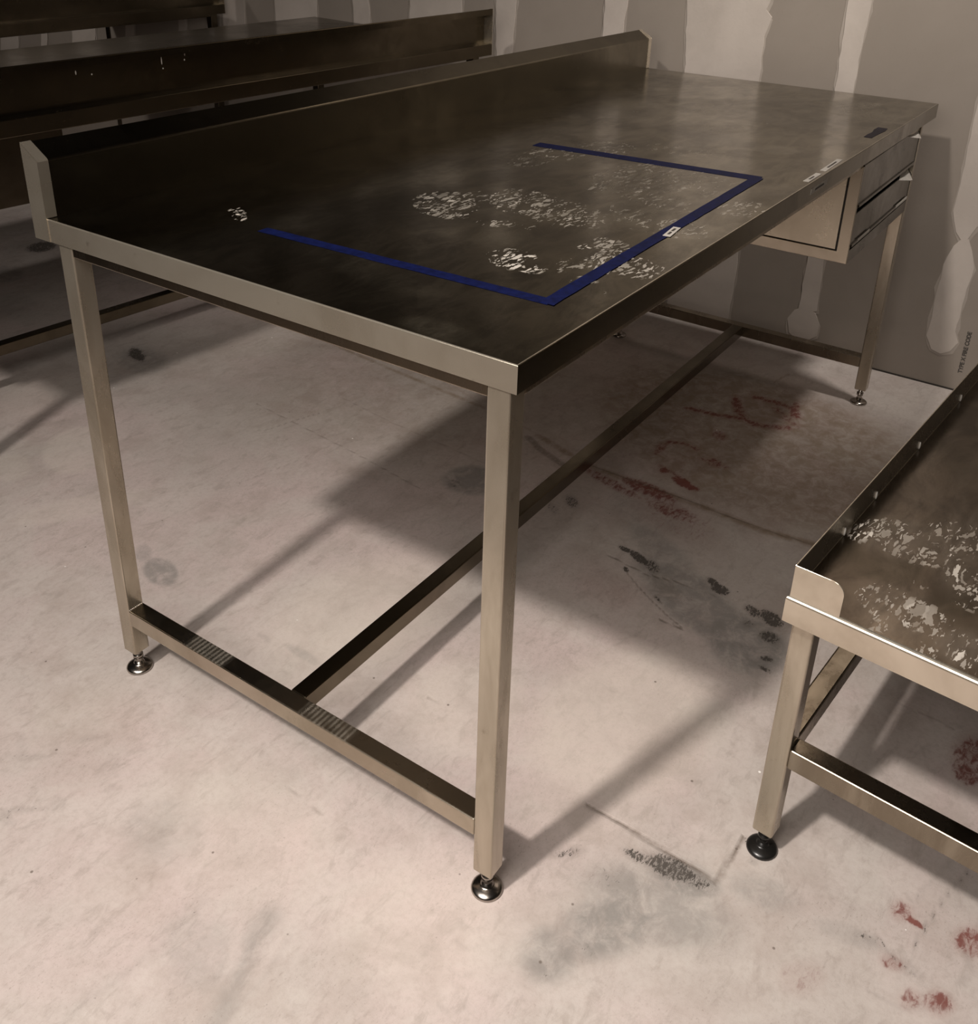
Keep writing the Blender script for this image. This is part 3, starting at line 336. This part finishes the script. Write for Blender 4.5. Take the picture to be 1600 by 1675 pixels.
def work_table():
    root = thing('work_table', 'long foreground stainless work table with blue tape outline on its top', 'table', group='long stainless work tables with a backsplash')
    r = .0022
    # sheet top: finely meshed flat, rounded turned-down edge, inward lip
    xs = np.linspace(r, L-r, 420); ys = np.linspace(r, W-r, 182)
    me, X, Y = grid_mesh('tabletop', xs, ys, lambda X, Y: H + tz(X, Y))
    paint(me, 'marks', blob_field(X, Y, TOP_BLOBS['c']), blob_field(X, Y, TOP_BLOBS['h']), blob_field(X, Y, TOP_BLOBS['d']))
    top = link('tabletop', me, M_TOP, root)
    bm = bmesh.new()
    skirt(bm, 0, L, 0, W, [(r, H), (r*.62, H-r*.07), (r*.29, H-r*.29), (r*.07, H-r*.62), (0, H-r), (0, H-AH), (.014, H-AH), (.014, H-AH+.0015), (.0015, H-AH+.0015), (.0015, H-.002), (L*.2, H-.002)])
    tilt_all(bm, tz); ap_ = to_obj('apron', bm, M_STEEL, root); ap_.data.materials.append(M_DARK)
    for p_ in ap_.data.polygons:                       # darker steel on the long edges: shade put into the colour
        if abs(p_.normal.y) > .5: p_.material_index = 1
    # backsplash: one bent sheet, bevelled along the top, open at the back
    y0 = W-T; t = .0016
    outer = [(y0, H-.0005), (y0, H+BS-.003), (y0+.0006, H+BS-.0012), (y0+.0022, H+BS+.0006), (W-.0016, H+BT-.0004), (W-.0004, H+BT-.001), (W, H+BT-.003), (W, H+BT-.020)]
    inner = [(W-t, H+BT-.020), (W-t, H+BT-.004), (W-.003, H+BT-.0035), (y0+.003, H+BS-.0012), (y0+t, H+BS-.003), (y0+t, H-.0005)]
    bm = bmesh.new(); add_prism(bm, outer+inner, 0, .0015, L-.0015); tilt_all(bm, tz); bs = to_obj('backsplash', bm, M_DARK, root)
    for (a0, a1, w0, w1) in ((-.0012, .0006, -.0012, .0175), (L-.0006, L+.0012, L-.0175, L+.0012)):
        bm = bmesh.new()
        add_prism(bm, [(y0-.0008, H-AH), (y0-.0008, H+BS), (y0+.001, H+BS+.0022), (W, H+BT+.0006), (W, H-AH)], 0, a0, a1)
        add_prism(bm, [(y0-.0010, H+.0012), (y0-.0010, H+BS-.001), (y0, H+BS-.001), (y0, H+.0012)], 0, w0, w1)
        add_prism(bm, [(y0-.0010, H+BS-.001), (y0+.0014, H+BS+.0022), (W, H+BT+.0008), (W, H+BT), (y0+.0014, H+BS+.0010), (y0, H+BS-.001)], 0, w0, w1)
        tilt_all(bm, tz); to_obj('end_cap', bm, M_STEEL, bs)
    # rails under the top, legs with screw feet, H-shaped lower frame
    for a in ((LX+S, RX, LY, LY+S), (LX+S, RX, YB, YB+S), (LX+.001, LX+S, LY+S, YB), (RX, RX+S, LY+S, YB)):
        box('top_rail', M_BAR, root, *a, .846, .885, bev=.002, fz=(tz, True))
    for x in (LX, RX):
        for y in (LY, YB):
            add_leg(root, x, y, S, ZL, .893 + tz(x, y) - .002, M_CHROME)
    er = box('end_rail', M_RAIL, root, LX, LX+S, LY+S, YB, ZR-.0335, ZR, bev=.0022, seg=3)
    box('end_rail', M_BAR, root, RX, RX+S, LY+S, YB, ZR-.0335, ZR, bev=.0022, seg=3)
    box('stretcher', M_SHADED, root, LX+S, RX, .408, .441, ZR-.0335, ZR, bev=.0022, seg=3)
    for y in (LY+S, YB):                              # weld beads where the rail meets the legs
        bm = bmesh.new()
        for k in range(9):
            m = Matrix.Translation((LX+.003+k*.0033, y, ZR+.0002)) @ Matrix.Diagonal((.0021, .0017, .0015, 1)); bmesh.ops.create_icosphere(bm, subdivisions=1, radius=1, matrix=m)
        w_ = to_obj('weld_bead', bm, M_WELD, er, smooth=True)
    # drawer unit hung under the far end
    X0, X1, Y0, Y1, Z0, Z1 = 1.442, RX-.001, .006, .66, .608, .838
    u = bpy.data.objects.new('drawer_unit', None); COL.objects.link(u); u.parent = root; u.empty_display_size = .1
    fw = .027
    def side(x, d):
        bm = bmesh.new()
        o_ = [(Y0, Z0), (Y1, Z0), (Y1, Z1), (Y0, Z1)]; i_ = [(Y0+fw, Z0+fw), (Y1-fw, Z0+fw), (Y1-fw, Z1-fw), (Y0+fw, Z1-fw)]
        for k in range(4):                            # four mitred frame strips
            j = (k+1) % 4; add_prism(bm, [o_[k], o_[j], i_[j], i_[k]], 0, x, x+d*.006)
        bmesh.ops.bevel(bm, geom=[e for e in bm.edges if e.calc_length() > .05], offset=.0008, segments=1, affect='EDGES')
        to_obj('side_frame', bm, M_STEEL, u)
        bm = bmesh.new(); add_prism(bm, [(Y0+fw+.004, Z0+fw+.004), (Y1-fw-.004, Z0+fw+.004), (Y1-fw-.004, Z1-fw-.004), (Y0+fw+.004, Z1-fw-.004)], 0, x-d*.001, x+d*.004)
        to_obj('side_panel', bm, M_BRIGHT, u, 'pale inset side panel')
        bm = bmesh.new(); add_prism(bm, [(Y0+fw-.002, Z0+fw-.002), (Y1-fw+.002, Z0+fw-.002), (Y1-fw+.002, Z1-fw+.002), (Y0+fw-.002, Z1-fw+.002)], 0, x+d*.0055, x+d*.007)
        to_obj('backing_panel', bm, M_GAP, u)
    side(X0, 1); side(X1, -1)
    bm = bmesh.new(); add_box(bm, X0+.004, X1-.004, Y1-.003, Y1, Z0, .80, .0005); add_box(bm, X0+.004, X1-.004, Y1, Y1+.012, .797, .80, .0005); to_obj('back_panel', bm, M_STEEL, u)
    bm = bmesh.new(); add_box(bm, X0+.004, X1-.004, Y0+.004, Y1-.003, Z0+.001, Z0+.003); to_obj('bottom_panel', bm, M_STEEL, u)
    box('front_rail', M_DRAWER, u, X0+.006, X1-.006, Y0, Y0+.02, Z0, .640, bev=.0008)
    for (a, b) in ((.644, .7276), (.7395, .840)):
        d = bpy.data.objects.new('drawer', None); COL.objects.link(d); d.parent = root; d.empty_display_size = .08
        xa, xb = X0+.010, X1-.006
        bm = bmesh.new(); add_prism(bm, [(xa, a), (xb-.006, a), (xb-.006, b-.030), (xb-.150, b), (xa, b)], 1, Y0+.001, Y0+.014)
        bmesh.ops.bevel(bm, geom=bm.edges[:], offset=.0012, segments=2, affect='EDGES')
        add_box(bm, xa+.002, xb-.010, Y0-.0025, Y0+.003, a+.002, a+.009, .001)
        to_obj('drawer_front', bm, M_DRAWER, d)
        bm = bmesh.new(); add_box(bm, X0+.014, X1-.014, Y0+.016, Y1-.04, a+.004, a+.006)
        for y in (Y1-.042,): add_box(bm, X0+.014, X1-.014, y, y+.002, a+.004, b-.032)
        for x in (X0+.014, X1-.016): add_box(bm, x, x+.002, Y0+.016, Y1-.04, a+.004, b-.032)
        to_obj('drawer_tray', bm, M_STEEL, d)
        # added pale facets painting a bright glint in the clipped corner of the front
        bm = bmesh.new(); x = xb-.002
        q = [bm.verts.new(p) for p in ((x-.150, Y0-.001, b-.001), (x-.050, Y0-.009, b-.021), (x-.004, Y0-.006, b-.0295), (x-.004, Y0+.012, b-.002), (x-.085, Y0+.012, b-.001))]
        for f in ((0,1,4), (1,3,4), (1,2,3)): bm.faces.new([q[i] for i in f])
        bmesh.ops.solidify(bm, geom=bm.faces[:], thickness=.0010); to_obj('glint_facet', bm, M_GLINT, d, 'small pale facet painted as a glint')
    return root
TABLE = work_table()
def copy_tree(o, parent=None, skip=()):
    c = o.copy(); COL.objects.link(c); c.parent = parent
    for ch in list(o.children):
        if ch.name.split('.')[0] not in skip: copy_tree(ch, c, skip)
    return c
def place_copy(corner, yaw, label):
    c = copy_tree(TABLE); a = math.pi + yaw
    c.rotation_euler = (0, 0, a); off = Matrix.Rotation(a, 3, 'Z') @ Vector((0, W, 0))
    c.location = (corner[0]-off.x, corner[1]-off.y, 0); c['label'] = label
    for ch in c.children:
        if ch.name.startswith('tabletop'): ch.data = CLEAN
    swap = {M_STEEL: M_SHADED, M_TUBE: M_SHADED, M_BAR: M_SHADED, M_RAIL: M_SHADED, M_DARK: M_SHADED, M_BRIGHT: M_SHADED}
    def walk(q):
        for s_ in q.material_slots:
            if q.name.startswith(('tabletop', 'end_cap')): continue
            if s_.material in swap: m_ = swap[s_.material]; s_.link = 'OBJECT'; s_.material = m_
        for ch in q.children: walk(ch)
    walk(c)
    return c
CLEAN = TABLE.children[0].data
for ch in TABLE.children:
    if ch.name.startswith('tabletop'): CLEAN = ch.data
CLEAN = CLEAN.copy(); CLEAN.materials[0] = M_DARK
T2 = place_copy((2.0852, 1.4495), -.0978, 'dark stainless table right behind the taped work table, its open-backed splash towards us')
T3 = place_copy((2.232, 2.93), -.085, 'farthest dark stainless table, top left, second row behind the taped work table')
bsp = [c for c in T2.children if c.name.startswith('backsplash')][0]
for (x, z, l) in ((1.497, .958, .010), (1.457, .950, .004), (1.264, .962, .020), (1.262, .943, .004), (1.195, .976, .018), (1.197, .958, .005)):
    bm = bmesh.new(); bmesh.ops.create_icosphere(bm, subdivisions=2, radius=1, matrix=Matrix.Translation((x, W-T+.0016, z)) @ Matrix.Diagonal((.0016, .0009, l*.5, 1)))
    to_obj('paint_drip', bm, M_PAINT, bsp, 'pale dried drip', smooth=True)

# tape outline, stickers: stuck to the top, so parts of the table
def sheet_strip(name, mat, pts, width, th=.0004, wob=.0006, lift=.0002, parent=TABLE, label=None, seed=1):
    rr = random.Random(seed); (ax, ay), (bx, by) = pts; n = max(2, int(math.hypot(bx-ax, by-ay)/.03)); dx, dy = bx-ax, by-ay; l = math.hypot(dx, dy); px, py = -dy/l*width/2, dx/l*width/2
    A, B = [], []
    for k in range(n+1):
        t = k/n; x, y = ax+dx*t, ay+dy*t; e1, e2 = 1+rr.uniform(-wob, wob)/width*2, 1+rr.uniform(-wob, wob)/width*2
        A.append((x+px*e1, y+py*e1)); B.append((x-px*e2, y-py*e2))
    bm = bmesh.new(); poly = A + B[::-1]
    lo = [bm.verts.new((x, y, H+tz(x, y)+lift)) for x, y in poly]; hi = [bm.verts.new((x, y, H+tz(x, y)+lift+th)) for x, y in poly]
    N = n+1
    for k in range(n):
        bm.faces.new((hi[k], hi[k+1], hi[2*N-2-k], hi[2*N-1-k]))
    for i in range(2*N):
        j = (i+1) % (2*N); bm.faces.new((lo[i], lo[j], hi[j], hi[i]))
    return to_obj(name, bm, mat, parent, label)
sheet_strip('tape_strip', M_TAPE, ((.1725, .578), (.1885, .070)), .0215, seed=1, label='blue tape across the near end')
sheet_strip('tape_strip', M_TAPE, ((.180, .0725), (.995, .0935)), .0215, seed=2, lift=.0006, label='long blue tape along the front edge')
sheet_strip('tape_strip', M_TAPE, ((.992, .088), (.957, .570)), .034, seed=3, label='blue tape across the middle')
sheet_strip('tape_scrap', M_TAPE2, ((1.526, .030), (1.662, .030)), .022, wob=.003, seed=4, label='short dark tape scrap')
def sticker(p0, p1, width, lift, lines):
    s = sheet_strip('label_sticker', M_LABEL, (p0, p1), width, wob=.0001, lift=lift)
    for (a, b, off) in lines:
        dx, dy = p1[0]-p0[0], p1[1]-p0[1]; l = math.hypot(dx, dy); nx, ny = -dy/l*off, dx/l*off
        sheet_strip('label_print', M_INK, ((p0[0]+dx*a+nx, p0[1]+dy*a+ny), (p0[0]+dx*b+nx, p0[1]+dy*b+ny)), width*.34, wob=.0004, lift=lift+.0005, th=.0001, parent=s, seed=9)
sticker((.541, .0727), (.595, .0790), .0125, .0011, ((.18, .46, .0004), (.54, .84, .0004)))
sticker((1.031, .0117), (1.110, .0120), .011, .0002, ((.25, .62, 0),))
sticker((1.138, .0123), (1.260, .0151), .0115, .0002, ((.25, .78, 0),))
bm = bmesh.new(); add_box(bm, 1.033, 1.134, -.0006, .0002, .8665, .8770); ap = to_obj('label_sticker', bm, M_LABEL, TABLE); 
bm = bmesh.new(); add_box(bm, 1.058, 1.112, -.0009, -.0005, .8700, .8735); to_obj('label_print', bm, M_INK, ap)
for (x0, x1, z0) in ((1.50, 1.60, .6475), (1.85, 1.965, .6475)):
    bm = bmesh.new(); add_box(bm, x0, x1, .0028, .0036, z0, z0+.008, .0003); to_obj('label_sticker', bm, M_LABEL, [c for c in TABLE.children if c.name.startswith('drawer') and not c.name.startswith('drawer_')][0])

# ------------------------------------------------------------------ low tray table
def tray_table():
    root = thing('tray_table', 'low stainless tray table with raised side lip and black foot, cut off at right', 'table', (.295, -.265, 0), -.087)
    Lt, Wt, Zt, Zb, Zl = 1.55, .74, .5161, .4735, .5672
    r = .006
    xs = np.linspace(r, Lt-r, 250); ys = np.linspace(-Wt+r, -r, 130)
    me, X, Y = grid_mesh('tray_bottom', xs, ys, lambda X, Y: X*0 + Zt)
    paint(me, 'marks', blob_field(X, Y, TRAY_BLOBS['c']), blob_field(X, Y, TRAY_BLOBS['h']), blob_field(X, Y, TRAY_BLOBS['d']))
    link('tray_bottom', me, M_TRAY, root)
    bm = bmesh.new(); skirt(bm, 0, Lt, -Wt, 0, [(r, Zt), (r*.62, Zt-r*.07), (r*.29, Zt-r*.29), (r*.07, Zt-r*.62), (0, Zt-r), (0, Zb), (.016, Zb), (.016, Zb+.0015), (.0016, Zb+.0015), (.0016, Zt-.006)])
    to_obj('frame_band', bm, M_STEEL, root)
    # long side lip, with a rounded return tab across the front corner
    lip = box('side_lip', M_STEEL, root, .004, Lt-.004, -.0056, -.0036, Zt-.008, Zl, bev=.0006, seg=1)
    bm = bmesh.new(); c = .016; ye = -.0735
    arc = [(ye + c - c*math.sin(a), Zl-.0006 - c + c*math.cos(a)) for a in [i*math.pi/16 for i in range(9)]]
    add_prism(bm, [(-.0036, Zt-.008), (-.0036, Zl-.0006)] + arc + [(ye, Zt-.008)], 0, .0032, .0050)
    bmesh.ops.bevel(bm, geom=[e for e in bm.edges if abs(e.verts[0].co.x-e.verts[1].co.x) < 1e-6], offset=.0005, segments=1, affect='EDGES')
    to_obj('corner_tab', bm, M_STEEL, lip, 'rounded corner tab')
    box('side_lip', M_STEEL, root, .004, Lt-.004, -Wt+.0036, -Wt+.0056, Zt-.008, Zl, bev=.0006, seg=1)
    for x in (.190, .322, .532, .772):
        bm = bmesh.new(); bmesh.ops.create_icosphere(bm, subdivisions=2, radius=1, matrix=Matrix.Translation((x, -.0066, Zt+.0075)) @ Matrix.Diagonal((.0022, .0016, .0075, 1)))
        to_obj('weld_bead', bm, M_GLINT, lip, smooth=True)  # weld beads whitened, their glint put into the colour
    s = .033
    for x in (.0235, Lt-.0235-s):
        for y in (-.0075-s, -Wt+.0075):
            add_leg(root, x, y, s, .0473, Zt-.004, M_BLACK, .0035, 'black plastic foot')
    zr = .2377
    for x in (.0235, Lt-.0235-s): box('end_rail', M_BAR, root, x, x+s, -Wt+.0075+s, -.0075-s, zr-.037, zr, bev=.003, seg=3)
    for y in (-.0075-s, -Wt+.0075): box('side_rail', M_BAR, root, .0235+s, Lt-.0235-s, y, y+s, zr-.037, zr, bev=.003, seg=3)
    return root
TRAY = tray_table()
